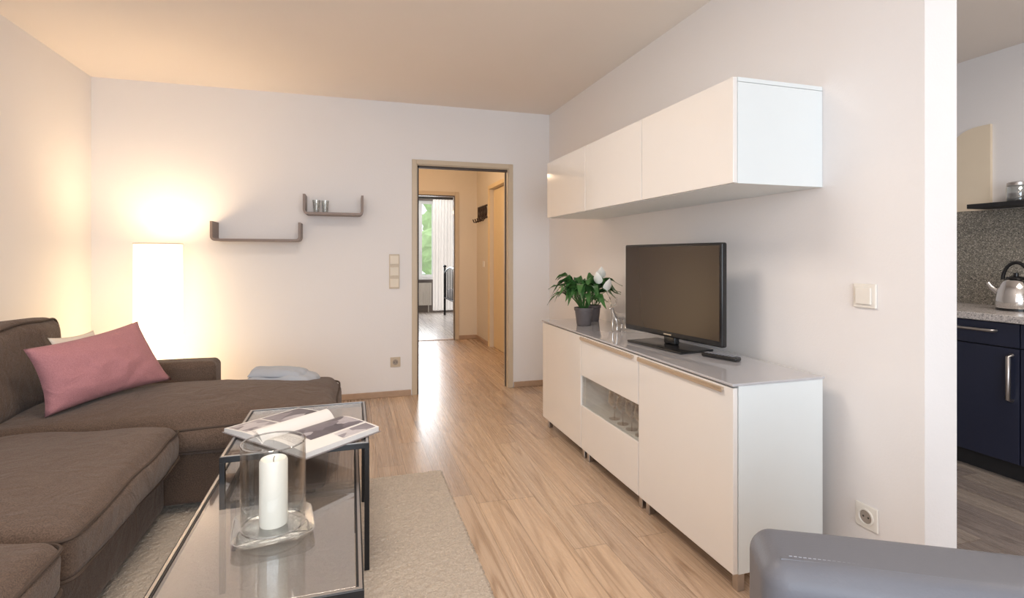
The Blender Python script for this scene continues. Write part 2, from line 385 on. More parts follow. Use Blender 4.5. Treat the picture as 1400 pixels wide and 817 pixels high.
# ------------------------------------------------------------ switches / sockets
def on_far(name,x0,x1,z0,z1,n,lbl,cat,mat):
    cx=(x0+x1)/2; e=thing(name,(cx,YF-.0005,z0),lbl,cat)
    mk('cover_plate',box((x0,YF-.010,z0),(x1,YF-.0005,z1)),mat,e,bevel=.002)
    hh=(z1-z0)/n
    for i in range(n):
        zc=z0+hh*(i+.5); s=min(hh,(x1-x0))*.42
        mk('rocker',box((cx-s,YF-.018,zc-s),(cx+s,YF-.010,zc+s)),M['rocker'],e,bevel=.002)
    return e
on_far('light_switch',.308,.394,.915,1.207,3,'cream triple light switch panel beside the doorway','switch',M['plasticc'])
def socket(name,c,axis,lbl,sz=.084,mat=M['plastic']):
    e=thing(name,(c[0],c[1],c[2]-sz/2),lbl,'socket')
    h=sz/2
    if axis=='y':
        mk('cover_plate',box((c[0]-h,c[1]-.009,c[2]-h),(c[0]+h,c[1]-.0005,c[2]+h)),mat,e,bevel=.003)
        T=lambda g:([(c[0]+x,c[1]-z,c[2]+y) for x,y,z in g[0]],g[1])
    else:
        mk('cover_plate',box((c[0]-.009,c[1]-h,c[2]-h),(c[0]-.0005,c[1]+h,c[2]+h)),mat,e,bevel=.003)
        T=lambda g:([(c[0]-z,c[1]+x,c[2]+y) for x,y,z in g[0]],g[1])
    mk('socket_ring',T(lathe([(.029,.009),(.029,.014),(.024,.014),(.023,.0095)],n=28,cap=False)),mat,e,smooth=True)
    mk('socket_well',T(lathe([(.0225,.0092),(.0225,.0098)],n=24)),M['well'],e)
    for s in(-1,1): mk('contact_hole',T(lathe([(.0035,.0098),(.0035,.0105)],c=(s*.0095,0,0),n=10)),M['gap'],e)
    return e
socket('wall_socket',(.36,YF,.292),'y','cream wall socket low on the white wall',mat=M['plasticc'])
socket('wall_socket',(XW,1.42,.268),'x','white power socket low on the wall near the kitchen')
e=thing('light_switch',(XW,1.427,1.01),'white single rocker light switch beside the kitchen opening','switch')
mk('cover_plate',box((XW-.010,1.427-.043,1.01),(XW-.0005,1.427+.043,1.096)),M['plastic'],e,bevel=.003)
mk('rocker',box((XW-.018,1.427-.03,1.023),(XW-.010,1.427+.03,1.083)),M['plastic'],e,bevel=.003)
lab(mk('light_switch',box((HX-.012,6.93,1.04),(HX-.0005,7.01,1.12)),M['plastic'],bevel=.003),'small cream light switch in the hallway','switch')
# ------------------------------------------------------------ lower cabinets
F0=1.285; BK=1.685; Z0,Z1=.071,.737
Ys=[1.538,2.18,2.822,3.463]
def legs(e,y0,y1):
    for x in (F0+.03,BK-.06):
        for y in (y0+.015,y1-.045):
            mk('leg',box((x,y,0),(x+.03,y+.03,Z0)),M['steel'],e,bevel=.003)
def handle(e,y0,y1,z):
    mk('handle',[box((F0-.012,y0,z),(F0-.0005,y1,z+.012)),box((F0-.012,y0,z-.006),(F0-.009,y1,z))],M['brass'],e,bevel=.001)
for i in (0,2):
    y0,y1=Ys[i]+.001,Ys[i+1]-.001
    e=thing('sideboard_cabinet',((F0+BK)/2,(y0+y1)/2,0),'white lacquered sideboard cabinet with metal top handle beside armchair' if i==0 else 'white lacquered sideboard cabinet with plain door under the potted plant','cabinet')
    mk('body',box((F0+.022,y0,Z0),(BK,y1,Z1-.001)),M['whiteend'],e,bevel=.0015)
    d=mk('door',box((F0,y0+.002,Z0+.002),(F0+.019,y1-.002,Z1-.008)),M['white'],e,bevel=.0015)
    if i==0: handle(d,y0+.05,y1-.005,Z1-.026)
    legs(e,y0,y1)
y0,y1=Ys[1]+.001,Ys[2]-.001
e=thing('sideboard_cabinet',((F0+BK)/2,(y0+y1)/2,0),'white sideboard cabinet with drawers and a glass display niche','cabinet')
NZ0,NZ1=.325,.497
mk('body',[box((F0+.022,y0,Z0),(BK,y1,NZ0)),box((F0+.022,y0,NZ1),(BK,y1,Z1-.001)),box((F0+.022,y0,NZ0),(BK,y0+.018,NZ1)),box((F0+.022,y1-.018,NZ0),(BK,y1,NZ1)),box((BK-.012,y0+.018,NZ0),(BK,y1-.018,NZ1))],M['whiteend'],e)
d=mk('drawer',box((F0,y0+.002,NZ1+.002),(F0+.019,y1-.002,Z1-.008)),M['white'],e,bevel=.0015)
handle(d,y0+.04,y1-.005,Z1-.026)
mk('drawer',box((F0,y0+.002,Z0+.002),(F0+.019,y1-.002,NZ0-.002)),M['white'],e,bevel=.0015)
gf=mk('glass_front',box((F0+.006,y0+.004,NZ0+.0005),(F0+.011,y1-.004,NZ1-.0005)),M['nglass'],e)
gf['label']='clear glass front pane'
legs(e,y0,y1)
lab(mk('glass_worktop',box((F0-.008,Ys[0]-.004,Z1),(BK+.004,Ys[3]+.004,Z1+.009)),M['glasstop'],bevel=.002),'glossy pale glass top panel covering the white sideboard','countertop')
TOP=Z1+.009
wg=None
WG=glassm('wine_glass_crystal',(.80,.80,.80),(.30,.29,.28,.10),.10,.03,1.2,.8)
prof=[(.030,0),(.030,.002),(.004,.006),(.0035,.05),(.012,.058),(.030,.080),(.036,.105),(.030,.146),(.0288,.146),(.0345,.105),(.0285,.082),(.01,.062)]
pos=[(1.345,2.255),(1.345,2.345),(1.345,2.435),(1.345,2.525),(1.50,2.30),(1.50,2.42)]
for i,(x,y) in enumerate(pos):
    if wg is None:
        wg=lab(mk('wine_glass',lathe(prof,(x,y,NZ0+.0005),20),WG,smooth=True),'clear stemmed wine glass inside the glazed sideboard niche','glass','wine glasses in the niche')
    else:
        o=wg.copy(); COL.objects.link(o); o.location=(x,y,NZ0+.0005)
# ------------------------------------------------------------ wall cabinets
UF=1.342; UZ0,UZ1=1.463,1.855; UY=[1.607,2.247,2.887,3.526]
for i in range(3):
    y0,y1=UY[i]+.001,UY[i+1]-.001
    e=thing('wall_cabinet',((UF+XW)/2,(y0+y1)/2,UZ0),['white glossy wall cabinet, its side facing the kitchen opening','white glossy wall cabinet joined between two others','white glossy wall cabinet above the potted plant'][i],'cabinet',group='white wall cabinets')
    mk('body',[box((UF+.0195,y0,UZ0),(XW-.0008,y1,UZ1-.0175)),box((UF+.0195,y0,UZ1-.016),(XW-.0008,y1,UZ1))],M['whiteend'],e,bevel=.001)
    mk('door',box((UF,y0+.0015,UZ0+.002),(UF+.0185,y1-.0015,UZ1-.001)),M['white'],e,bevel=.0015)
# ------------------------------------------------------------ TV
Lp=Vector((1.47,2.616)); Rp=Vector((1.56,1.928)); cx=(Lp+Rp)/2; dv=Rp-Lp; Wd=dv.length
ang=math.atan2(dv.y,dv.x)
e=thing('television',(cx.x,cx.y,TOP+.0005),'black flat-screen television standing on the white sideboard','television',rotz=ang)
b0,b1=.045,.508
mk('housing',[rbox((-Wd/2,-.012,b0),(Wd/2,.02,b1),.008,seg=2,n=2),rbox((-Wd*.33,.018,b0+.05),(Wd*.33,.055,b1-.1),.015,seg=2,n=2)],M['black'],e,smooth=True,local=True)
mk('screen',box((-Wd/2+.014,-.0135,b0+.028),(Wd/2-.014,-.0118,b1-.014)),M['screen'],e,local=True)
mk('logo',[box((-.028+i*.008,-.0138,b0+.011),(-.023+i*.008,-.0122,b0+.017)) for i in range(7)],M['steel'],e,local=True)
mk('stand_neck',rbox((-.04,-.005,.01),(.04,.03,b0+.02),.008,seg=2,n=1),M['black'],e,smooth=True,local=True)
mk('stand_base',rbox((-.20,-.11,0),(.20,.09,.010),.0045,seg=2,n=2),M['black'],e,smooth=True,local=True)
e=thing('remote_control',(1.545,1.93,TOP+.0005),'black remote control lying on the sideboard by the television','remote control',rotz=math.radians(-72))
mk('case',rbox((-.085,-.022,0),(.085,.022,.018),.007,seg=2,n=3),M['black'],e,smooth=True,local=True)
mk('buttons',[box((-.072+i*.016,-.014+j*.011,.0175),(-.065+i*.016,-.008+j*.011,.0195)) for i in range(9) for j in range(3)],M['thread'],e,local=True)
# ------------------------------------------------------------ plant
def leafgeo(base,az,reach,height,width,droop,n=9):
    B=Vector(base); d=Vector((math.cos(az),math.sin(az),0)); s=Vector((-d.y,d.x,0)); v=[];f=[]
    pts=[];
    stem=.36
    def P(t): return B+d*reach*t**1.3+Vector((0,0,height*math.sin(min(1.,t*1.25)*math.pi/2)-droop*max(0,t-.5)**2*4))
    for i in range(6): pts.append(P(i/5*stem))
    g1=tube(pts,.0022,5)
    tw=random.uniform(-.6,.6)
    for i in range(n+1):
        t=stem+(1-stem)*i/n; k=i/n; w=width*(math.sin(math.pi*k**.75))**.8*(1-k*.25) if 0<k<1 else .0008
        c=P(t); ss=(s*math.cos(tw)+Vector((0,0,1))*math.sin(tw))
        rip=.006*math.sin(k*14+az)
        for m,(off,up) in enumerate(((-1,.3),(-.5,.08),(0,-.02),(.5,.08),(1,.3))):
            v.append(tuple(c+ss*off*w+Vector((0,0,up*w*.8+rip*abs(off)))))
    for i in range(n):
        for m in range(4): a=i*5+m; f.append((a,a+1,a+6,a+5))
    return [g1,(v,f)]
def plant(loc,R,Hh,nl,lbl,flowers,sc=1.0):
    e=thing('potted_plant',loc,lbl,'plant')
    x,y,z=loc
    mk('pot',lathe([(R*.72,0),(R*.78,.004),(R*.97,Hh*.82),(R*1.06,Hh*.84),(R*1.08,Hh),(R*.98,Hh),(R*.93,Hh*.88)],loc,32),M['pot'],e,smooth=True)
    mk('soil',lathe([(R*.94,Hh*.84),(R*.93,Hh*.9),(R*.3,Hh*.93)],loc,24),M['soil'],e,smooth=True)
    gs=[]
    for i in range(nl):
        az=i*2.399+random.uniform(-.3,.3); q=i/nl
        reach=random.uniform(.18,.30)*(1-.45*q)*sc; h=(random.uniform(.11,.17)+.09*q)*sc
        gs+=leafgeo((x+.02*math.cos(az),y+.02*math.sin(az),z+Hh*.85),az,reach,h,random.uniform(.025,.036)*sc,random.uniform(.03,.12)*sc)
    mk('foliage',gs,M['leaf'],e,smooth=True)
    for (dx,dy,dz,az) in flowers:
        p0=Vector((x,y,z+Hh*.85)); p1=Vector((x+dx,y+dy,z+dz))
        fl=mk('flower',tube([p0,p0.lerp(p1,.5)+Vector((0,0,.02)),p1],.0022,6),M['leaf'],e,smooth=True)
        v=[];f=[];d=Vector((math.cos(az),math.sin(az),0)); s=Vector((-d.y,d.x,0))
        for i in range(11):
            k=i/10; w=.030*(math.sin(math.pi*k**.7))**.9 if 0<k<1 else .0008
            c=p1+Vector((0,0,.080*k))+d*(.015*math.sin(k*3)+.03*k*k)
            for off in (-1,-.5,0,.5,1): v.append(tuple(c+s*off*w-d*(.5*w*(abs(off)**2))))
        for i in range(10):
            for m in range(4): a=i*5+m; f.append((a,a+1,a+6,a+5))
        mk('spathe',(v,f),M['petal'],fl,smooth=True)
        mk('spadix',tube([p1-d*.006,p1-d*.008+Vector((0,0,.05))],.005,8),M['spadix'],fl,smooth=True)
plant((1.44,3.12,TOP+.0005),.058,.115,66,'peace lily with white blooms in a grey ceramic pot',[(.04,-.13,.27,-2.4),(.10,-.05,.30,-2.0),(.08,-.17,.23,-1.5)])
plant((1.60,3.30,TOP+.0005),.045,.11,12,'smaller green leafy plant in a dark grey pot',[],.40)
# deer figurine
def skin(name,edges_pts,rad,edges,mat,parent,root=0,sub=2):
    me=bpy.data.meshes.new(name); me.from_pydata([tuple(p) for p in edges_pts],edges,[]); o=bpy.data.objects.new(name,me); COL.objects.link(o)
    me.materials.append(mat); o.parent=parent
    sk=o.modifiers.new('skin','SKIN'); sk.use_smooth_shade=True
    for i,r in enumerate(rad):
        me.skin_vertices[0].data[i].radius=(r,r) ; me.skin_vertices[0].data[i].use_root=(i==root)
    s=o.modifiers.new('sub','SUBSURF'); s.levels=sub; s.render_levels=sub
    return o
e=thing('deer_figurine',(1.535,2.83,TOP+.0005),'polished silver standing deer figurine beside the plant','figurine',rotz=math.radians(-150))
dp=[(-.045,0,.088),(0,0,.085),(.04,0,.09),(.06,0,.115),(.072,0,.143),(.098,0,.138),
 (.043,.014,.06),(.040,.014,.03),(.042,.014,.005),(.043,-.014,.06),(.046,-.014,.03),(.042,-.014,.005),
 (-.052,.014,.06),(-.062,.014,.032),(-.054,.014,.005),(-.052,-.014,.06),(-.062,-.014,.032),(-.054,-.014,.005),(-.066,0,.095)]
dr=[.019,.017,.02,.012,.011,.005,.008,.0045,.005,.008,.0045,.005,.01,.005,.005,.01,.005,.005,.004]
de=[(0,1),(1,2),(2,3),(3,4),(4,5),(2,6),(6,7),(7,8),(2,9),(9,10),(10,11),(0,12),(12,13),(13,14),(0,15),(15,16),(16,17),(0,18)]
skin('body',dp,dr,de,M['silver'],e,root=1)
ant=[]
for s in(-1,1):
    ant.append(tube([(.068,s*.005,.15),(.055,s*.02,.175),(.062,s*.026,.205)],.0024,6))
    ant.append(tube([(.057,s*.018,.172),(.078,s*.024,.19)],.002,6)); ant.append(tube([(.057,s*.022,.182),(.04,s*.028,.2)],.002,6))
    ant.append(tube([(.064,s*.008,.148),(.056,s*.022,.154)],.0035,6,rs=[.004,.001]))
mk('antlers',ant,M['silver'],e,local=True,smooth=True)
# ------------------------------------------------------------ U shelves
def ushelf(x0,x1,z0,z1,lbl,dep=.20,t=.017,R=.035):
    def arc(cx,cz,r,a0,a1): return [(cx+r*math.cos(math.radians(a0+(a1-a0)*k/6)),cz+r*math.sin(math.radians(a0+(a1-a0)*k/6))) for k in range(7)]
    o=[(x0,z1)]+arc(x0+R,z0+R,R,180,270)+arc(x1-R,z0+R,R,270,360)+[(x1,z1)]
    i_=[(x0+t,z1)]+arc(x0+R,z0+R,R-t,180,270)+arc(x1-R,z0+R,R-t,270,360)+[(x1-t,z1)]
    v=[];f=[]
    n=len(o)
    for y in(YF-dep,YF-.001):
        v+=[(a,y,b) for a,b in o]+[(a,y,b) for a,b in i_]
    for k in range(n-1):
        f+=[(k,k+1,n+k+1,n+k),(2*n+k,3*n+k,3*n+k+1,2*n+k+1),(k,2*n+k,2*n+k+1,k+1),(n+k,n+k+1,3*n+k+1,3*n+k)]
    f+=[(0,n,3*n,2*n),(n-1,3*n-1,4*n-1,2*n-1)]
    return lab(mk('wall_shelf',(v,f),M['grey'],smooth=True),lbl,'shelf',group='curved wall shelves')
ushelf(-.998,-.374,1.305,1.452,'wide grey-brown U-shaped wall shelf, empty')
ushelf(-.358,.095,1.518,1.675,'small grey-brown U-shaped wall shelf holding glasses')
for (gx,gy) in ((-.262,YF-.12),(-.198,YF-.10)):
    lab(mk('drinking_glass',lathe([(.019,0),(.021,.002),(.031,.10),(.029,.10),(.019,.008)],(gx,gy,1.5355),24),M['glassedge'],smooth=True),'small clear tapered glass standing on the wall shelf','glass','glasses on the wall shelf')
# ------------------------------------------------------------ floor lamp
LX,LY=-1.30,4.28
e=thing('floor_lamp',(LX,LY,0),'tall glowing white paper column floor lamp in the corner','lamp')
mk('base',lathe([(.105,0),(.105,.012),(.10,.018),(.02,.02)],(LX,LY,0),32),M['steel'],e,smooth=True)
mk('pole',tube([(LX,LY,.018),(LX,LY,.9)],.008,10),M['steel'],e)
mk('shade',lathe([(.146,.10),(.148,.4),(.148,.9),(.146,1.28)],(LX,LY,0),40,cap=False),M['shade'],e,smooth=True)
for z in (.10,1.28): mk('shade_ring',tube([(LX+.147*math.cos(a),LY+.147*math.sin(a),z) for a in [2*math.pi*i/32 for i in range(32)]],.003,6,closed=True),M['frame'],e)
mk('bulb',lathe([(.012,.9),(.018,.93),(.03,.97),(.025,1.0),(.008,1.012)],(LX,LY,0),16),M['petal'],e,smooth=True)
# ------------------------------------------------------------ sofa
e=thing('sectional_sofa',(-1.2,2.0,0),'grey-brown fabric corner sofa with chaise and piped cushions','sofa')
SX=-1.795
mk('base',[rbox((SX,.70,.05),(-.80,2.72,.30),.03,nz=.004),rbox((SX,2.735,.05),(-.12,3.47,.30),.03,nz=.004)],M['sofa'],e,smooth=True)
mk('backrest',rbox((SX,.70,.28),(SX+.22,3.60,.80),.05,nz=.004),M['sofa'],e,smooth=True)
mk('armrest',rbox((SX+.2,3.44,.05),(-.76,3.62,.575),.035,bulge=.01,nz=.003),M['sofa'],e,smooth=True)
mk('armrest',rbox((SX+.2,.50,.05),(-.76,.69,.575),.035,bulge=.01,nz=.003),M['sofa'],e,smooth=True)
def rrect(a0,a1,b0,b1,R):
    pts=[]
    for (cx,cy,an) in ((a1-R,b1-R,0),(a0+R,b1-R,90),(a0+R,b0+R,180),(a1-R,b0+R,270)):
        for k in range(6):
            a=math.radians(an+90*k/5); pts.append((cx+R*math.cos(a),cy+R*math.sin(a)))
    out=[]
    for i in range(len(pts)):
        a=Vector(pts[i]);b=Vector(pts[(i+1)%len(pts)]); m=max(1,int((b-a).length/.04))
        for k in range(m): out.append(a.lerp(b,k/m))
    return out
def piping(lo,hi,z,R=.05):
    out=[]
    for p in rrect(lo[0],hi[0],lo[1],hi[1],R):
        q=Vector((p.x,p.y,z)); out.append(q+noise.noise_vector(q*4)*.012)
    return tube(out,.0055,6,closed=True)
def seat(x0,x1,y0,y1,z0,z1,b,R=.05):
    c=mk('seat_cushion',rbox((x0,y0,z0),(x1,y1,z1),R,bulge=b,n=18,nz=.012,nf=4),M['sofa'],e,smooth=True)
    mk('piping',piping((x0-.001,y0-.001),(x1+.001,y1+.001),z1-R*.45,R),M['sofadk'],c,smooth=True)
    mk('piping',piping((x0-.001,y0-.001),(x1+.001,y1+.001),z0+R*.5,R),M['sofadk'],c,smooth=True)
seat(-1.56,-.72,1.70,2.66,.29,.450,.055)
seat(-1.56,-.72,.74,1.69,.29,.450,.055)
seat(-1.56,-.07,2.67,3.43,.29,.450,.065,.065)
def tilt(g,piv,ang):
    R=Matrix.Rotation(ang,3,'Y'); pv=Vector(piv)
    return ([tuple(R@(Vector(p)-pv)+pv) for p in g[0]],g[1])
for (a,b) in ((.74,1.62),(1.64,2.52),(2.54,3.42)):
    c=mk('back_cushion',tilt(rbox((-1.61,a,.44),(-1.42,b,.87),.07,bulge=.015,n=12,nz=.018,nf=4),(-1.5,0,.45),math.radians(-9)),M['sofa'],e,smooth=True)
    pp=[Vector((-1.440,p.x,p.y)) for p in rrect(a+.010,b-.010,.450,.860,.06)]
    mk('piping',tilt(tube([q+noise.noise_vector(q*4)*.016 for q in pp],.0055,6,closed=True),(-1.5,0,.45),math.radians(-9)),M['sofadk'],c,smooth=True)
for x in (-1.7,-.9):
    for y in (.8,2.6,3.35): mk('leg',box((x,y,0.0),(x+.05,y+.05,.055)),M['blackmetal'],e)
for y in(2.80,3.35): mk('leg',box((-.22,y,0),(-.17,y+.05,.055)),M['blackmetal'],e)
# pillows
def pillow(name,bl,br,tl,tr,t,mat,lbl):
    bl,br,tl,tr=map(Vector,(bl,br,tl,tr)); n=28; v=[];f=[]
    nr=((br-bl).cross(tl-bl)).normalized()
    for side in(1,-1):
        for i in range(n+1):
            for j in range(n+1):
                u=i/n;w=j/n; U=2*u-1;W=2*w-1
                uu=u-U*.045*(1-W**2); ww=w-W*.05*(1-U**2)
                p=bl.lerp(br,uu).lerp(tl.lerp(tr,uu),ww)
                h=t*(max(0,(1-U**2))**.5*max(0,(1-W**2))**.5)
                wr=noise.noise(Vector((U*3,W*3,t*50)))*.018*(1-U*U)*(1-W*W)
                v.append(tuple(p+nr*side*h+nr*wr))
    for s in range(2):
        o=s*(n+1)**2
        for i in range(n):
            for j in range(n):
                a=o+i*(n+1)+j; q=(a,a+n+1,a+n+2,a+1); f.append(q if s==0 else tuple(reversed(q)))
    o=mk(name,(v,f),mat,smooth=False)
    import bmesh
    bm=bmesh.new(); bm.from_mesh(o.data); bmesh.ops.remove_doubles(bm,verts=bm.verts,dist=.0005); bmesh.ops.recalc_face_normals(bm,faces=bm.faces); bm.to_mesh(o.data); bm.free()
    for p in o.data.polygons: p.use_smooth=True
    return lab(o,lbl,'cushion')
pillow('throw_pillow',(-1.278,2.79,.490),(-.93,3.27,.525),(-1.36,2.80,.79),(-1.11,3.33,.84),.10,M['pink'],'dusty pink woven throw pillow leaning on the sofa back')
pillow('throw_pillow',(-1.28,3.08,.52),(-1.20,3.34,.52),(-1.40,3.08,.80),(-1.325,3.36,.795),.035,M['pillowc'],'off-white throw pillow tucked behind the pink pillow')
# throw
def throw():
    nu,nv=40,24
    A=math.radians(-14); G=[]
    for (cx,cy,hu,hv,zb,dx) in ((-.37,3.31,.185,.10,.502,0),(-.395,3.315,.155,.085,.526,.02)):
        v=[];f=[]
        for s in (0,1):
            for i in range(nu+1):
                for j in range(nv+1):
                    U=2*i/nu-1; W=2*j/nv-1
                    x=U*hu*(1+.05*math.sin(W*3+1)); y=W*hv*(1+.06*math.sin(U*5+dx*90))
                    edge=max(0,1-max(abs(U),abs(W))**16)
                    top=.004+.018*edge+.004*edge*math.sin(W*8+U*1.5)+.003*noise.noise(Vector((x*14+dx*30,y*14,0)))
                    z=zb-.030*max(0,U)**3-.014*abs(W)**2 + (top if s else 0)
                    v.append((cx+x*math.cos(A)-y*math.sin(A),cy+x*math.sin(A)+y*math.cos(A),z))
        N=(nu+1)*(nv+1)
        for s in(0,1):
            for i in range(nu):
                for j in range(nv):
                    a=s*N+i*(nv+1)+j; f.append((a,a+nv+1,a+nv+2,a+1))
        for l in ([j for j in range(nv+1)],[nu*(nv+1)+j for j in range(nv+1)],[i*(nv+1) for i in range(nu+1)],[i*(nv+1)+nv for i in range(nu+1)]):
            for a,b in zip(l,l[1:]): f.append((a,b,b+N,a+N))
        G.append((v,f))
    return lab(mk('throw_blanket',G,M['throw'],smooth=True),'small folded blue-grey throw blanket on the chaise','blanket')
throw()
# ------------------------------------------------------------ rug
def rug():
    x0,x1,y0,y1=-.98,.48,.45,2.90; nx,ny=230,380; v=[];f=[]
    for i in range(nx+1):
        for j in range(ny+1):
            x=x0+(x1-x0)*i/nx;y=y0+(y1-y0)*j/ny
            e=min(i,nx-i,j,ny-j); h=.013+.004*noise.noise(Vector((x*45,y*45,0)))+.003*random.random()
            if e==0: h=.002
            if e==1: h*=.7
            if e<2: x+=random.uniform(-.004,.004); y+=random.uniform(-.004,.004)
            v.append((x,y,h))
    for i in range(nx):
        for j in range(ny):
            a=i*(ny+1)+j; f.append((a,a+ny+1,a+ny+2,a+1))
    return lab(mk('area_rug',(v,f),M['rug'],smooth=False),'beige shaggy pile rug under the coffee tables','rug')
rug()
RZ=.012
# ------------------------------------------------------------ coffee tables
def table(x0,x1,y0,y1,z,lbl,t=.018):
    e=thing('coffee_table',((x0+x1)/2,(y0+y1)/2,RZ),lbl,'table')
    fr=[box((x0,y0,z-.020),(x1,y0+t,z)),box((x0,y1-t,z-.020),(x1,y1,z)),box((x0,y0+t,z-.020),(x0+t,y1-t,z)),box((x1-t,y0+t,z-.020),(x1,y1-t,z))]
    mk('frame',fr,M['blackmetal'],e,bevel=.001)
    mk('glass_top',box((x0+t+.001,y0+t+.001,z-.009),(x1-t-.001,y1-t-.001,z-.001)),M['tglass'],e,bevel=.001)
    mk('glass_rim',[box((x0+.004,y0+.004,z+.0003),(x1-.004,y0+.012,z+.002)),box((x0+.004,y1-.012,z+.0003),(x1-.004,y1-.004,z+.002)),box((x0+.004,y0+.012,z+.0003),(x0+.012,y1-.012,z+.002)),box((x1-.012,y0+.012,z+.0003),(x1-.004,y1-.012,z+.002))],M['steel'],e)
    for x in(x0,x1-t):
        for y in(y0,y1-t): mk('leg',box((x,y,RZ),(x+t,y+t,z-.020)),M['blackmetal'],e,bevel=.001)
table(-.440,.066,2.05,2.64,.492,'taller black steel nesting table with smoked glass top')
table(-.462,.030,1.30,2.36,.402,'lower black steel nesting table with smoked glass top')
TZ=.4942; LZ=.402
# book
bc=Vector((-.188,2.245)); ba=math.atan2(-.76,.65)
e=thing('open_book',(bc.x,bc.y,TZ+.0005),'large open coffee-table book with interior photographs','book',rotz=ba)
W2,Dp=.255,.168
mk('cover',box((-W2-.006,-Dp-.005,0),(W2+.006,Dp+.005,.003)),M['cover'],e,local=True)
def hh(s,T): return .0035+T*(1-math.exp(-s*9))*(1-.45*s*s)
def pageblock(sg,T):
    v=[];f=[];n=16
    for k in range(n+1):
        s=k/n; x=sg*s*W2
        for y in(-Dp,Dp): v+=[(x,y,.0031),(x,y,hh(s,T))]
    for k in range(n):
        a=k*4;b=a+4
        f+=[(a+1,b+1,b+3,a+3),(a,a+2,b+2,b),(a,b,b+1,a+1),(a+2,a+3,b+3,b+2)]
    f.append((n*4,n*4+2,n*4+3,n*4+1)); f.append((0,1,3,2))
    return v,f
def patch(sg,T,s0,s1,y0,y1):
    v=[];f=[];n=10
    for k in range(n+1):
        s=s0+(s1-s0)*k/n
        for y in(y0,y1): v.append((sg*s*W2,y,hh(s,T)+.0007))
    for k in range(n): a=k*2; f.append((a,a+1,a+3,a+2))
    return v,f
TL,TR=.024,.032
mk('pages',pageblock(-1,TL),M['paper'],e,local=True,smooth=True); mk('pages',pageblock(1,TR),M['paper'],e,local=True,smooth=True)
mk('printed_photo',patch(-1,TL,.07,.95,-.02,.16),M['pic1'],e,local=True)
mk('printed_photo',patch(-1,TL,.45,.95,-.16,-.03),M['pic2'],e,local=True)
mk('printed_photo',patch(1,TR,.06,.70,-.09,.16),M['pic1'],e,local=True)
mk('printed_photo',patch(1,TR,.75,.97,.0,.158),M['pic2'],e,local=True)
mk('printed_text',patch(-1,TL,.07,.40,-.15,-.03),M['text'],e,local=True)
mk('printed_text',patch(1,TR,.10,.68,-.15,-.105),M['text'],e,local=True)
v=[];f=[]
for k in range(15):
    q=k/14; x=-.004-.055*q; z=hh(min(1,-x/W2),TL)+.002+.018*math.sin(math.pi*.55*q)
    for y in(-Dp+.004,Dp-.004): v.append((x,y,z))
for k in range(14): a=k*2; f.append((a,a+1,a+3,a+2))
mk('loose_page',(v,f),M['paper'],e,local=True,smooth=True)
# hurricane candle
hx,hy=-.214,1.654
def rsq(h,r,n=6):
    p=[]
    for cx,cy,a0 in((h-r,h-r,0),(-h+r,h-r,90),(-h+r,-h+r,180),(h-r,-h+r,270)):
        for k in range(n+1):
            a=math.radians(a0+90*k/n); p.append((cx+r*math.cos(a),cy+r*math.sin(a)))
    return p
e=thing('candle_holder',(hx,hy,LZ+.0005),'clear glass hurricane candle holder with square dished plate','candle holder',rotz=math.radians(8))
v=[];f=[]
lv=[(.078,.03,0.0),(.098,.04,.010),(.108,.045,.024),(.104,.045,.024),(.093,.04,.013),(.03,.02,.009)]
for h,r,z in lv: v+=[(x,y,z) for x,y in rsq(h,min(r,h*.9))]
n=28
for j in range(len(lv)-1):
    for i in range(n): k=(i+1)%n; f.append((j*n+i,j*n+k,(j+1)*n+k,(j+1)*n+i))
f.append(tuple(range(n))); f.append(tuple((len(lv)-1)*n+i for i in range(n)))
mk('plate',(v,f),M['glassedge'],e,local=True,smooth=True)
mk('cylinder',lathe([(.060,.0145),(.084,.020),(.087,.05),(.087,.258),(.0835,.258),(.0835,.05),(.078,.024),(.02,.02)],(0,0,0),48),M['glass'],e,local=True,smooth=True)
for z in(.258,.022): mk('rim',tube([(.0853*math.cos(a),.0853*math.sin(a),z) for a in [2*math.pi*i/40 for i in range(40)]],.0024,6,closed=True),WG,e,local=True,smooth=True)
e=thing('pillar_candle',(hx,hy,LZ+.0215),'unlit ivory pillar candle inside the glass cylinder','candle')
mk('wax',lathe([(.036,0),(.038,.004),(.038,.182),(.034,.189),(.028,.184),(.004,.178)],(hx,hy,LZ+.0215),36),M['wax'],e,smooth=True)
mk('wick',tube([(hx,hy,LZ+.199),(hx,hy,LZ+.208),(hx+.003,hy,LZ+.216)],.0013,6),M['wick'],e)
# ------------------------------------------------------------ armchair
ra=math.atan2(-.51,.86)
e=thing('armchair',(1.050,.583,0),'blue-grey leather armchair with stitched seams near the sideboard','armchair',rotz=ra)
ZT=.674
mk('backrest',rbox((-.40,-.085,.20),(.40,.085,ZT),.04,bulge=.006,seg=5,n=10,nz=.002),M['leather'],e,smooth=True,local=True)
mk('seat',rbox((-.27,-.68,.22),(.27,-.08,.42),.05,bulge=.02,nz=.003),M['leather'],e,smooth=True,local=True)
for x0,x1 in((-.40,-.275),(.275,.40)): mk('armrest',rbox((x0,-.68,.14),(x1,-.09,.54),.04,nz=.002),M['leather'],e,smooth=True,local=True)
for x in(-.36,.32):
    for y in(-.62,.02): mk('leg',box((x,y,0),(x+.04,y+.04,.21)),M['steel'],e,local=True,bevel=.003)
gs=[]
for i in range(95):
    x=-.355+i*.0075
    gs.append(tube([(x,-.040,ZT+.0036),(x+.005,-.040,ZT+.0036)],.0010,5))
mk('stitching',gs,M['thread'],e,local=True)
mk('seam',tube([(-.37,-.048,ZT+.0005),(-.2,-.048,ZT+.002),(.2,-.048,ZT+.002),(.37,-.048,ZT+.0005)],.0028,6),M['leather'],e,local=True,smooth=True)
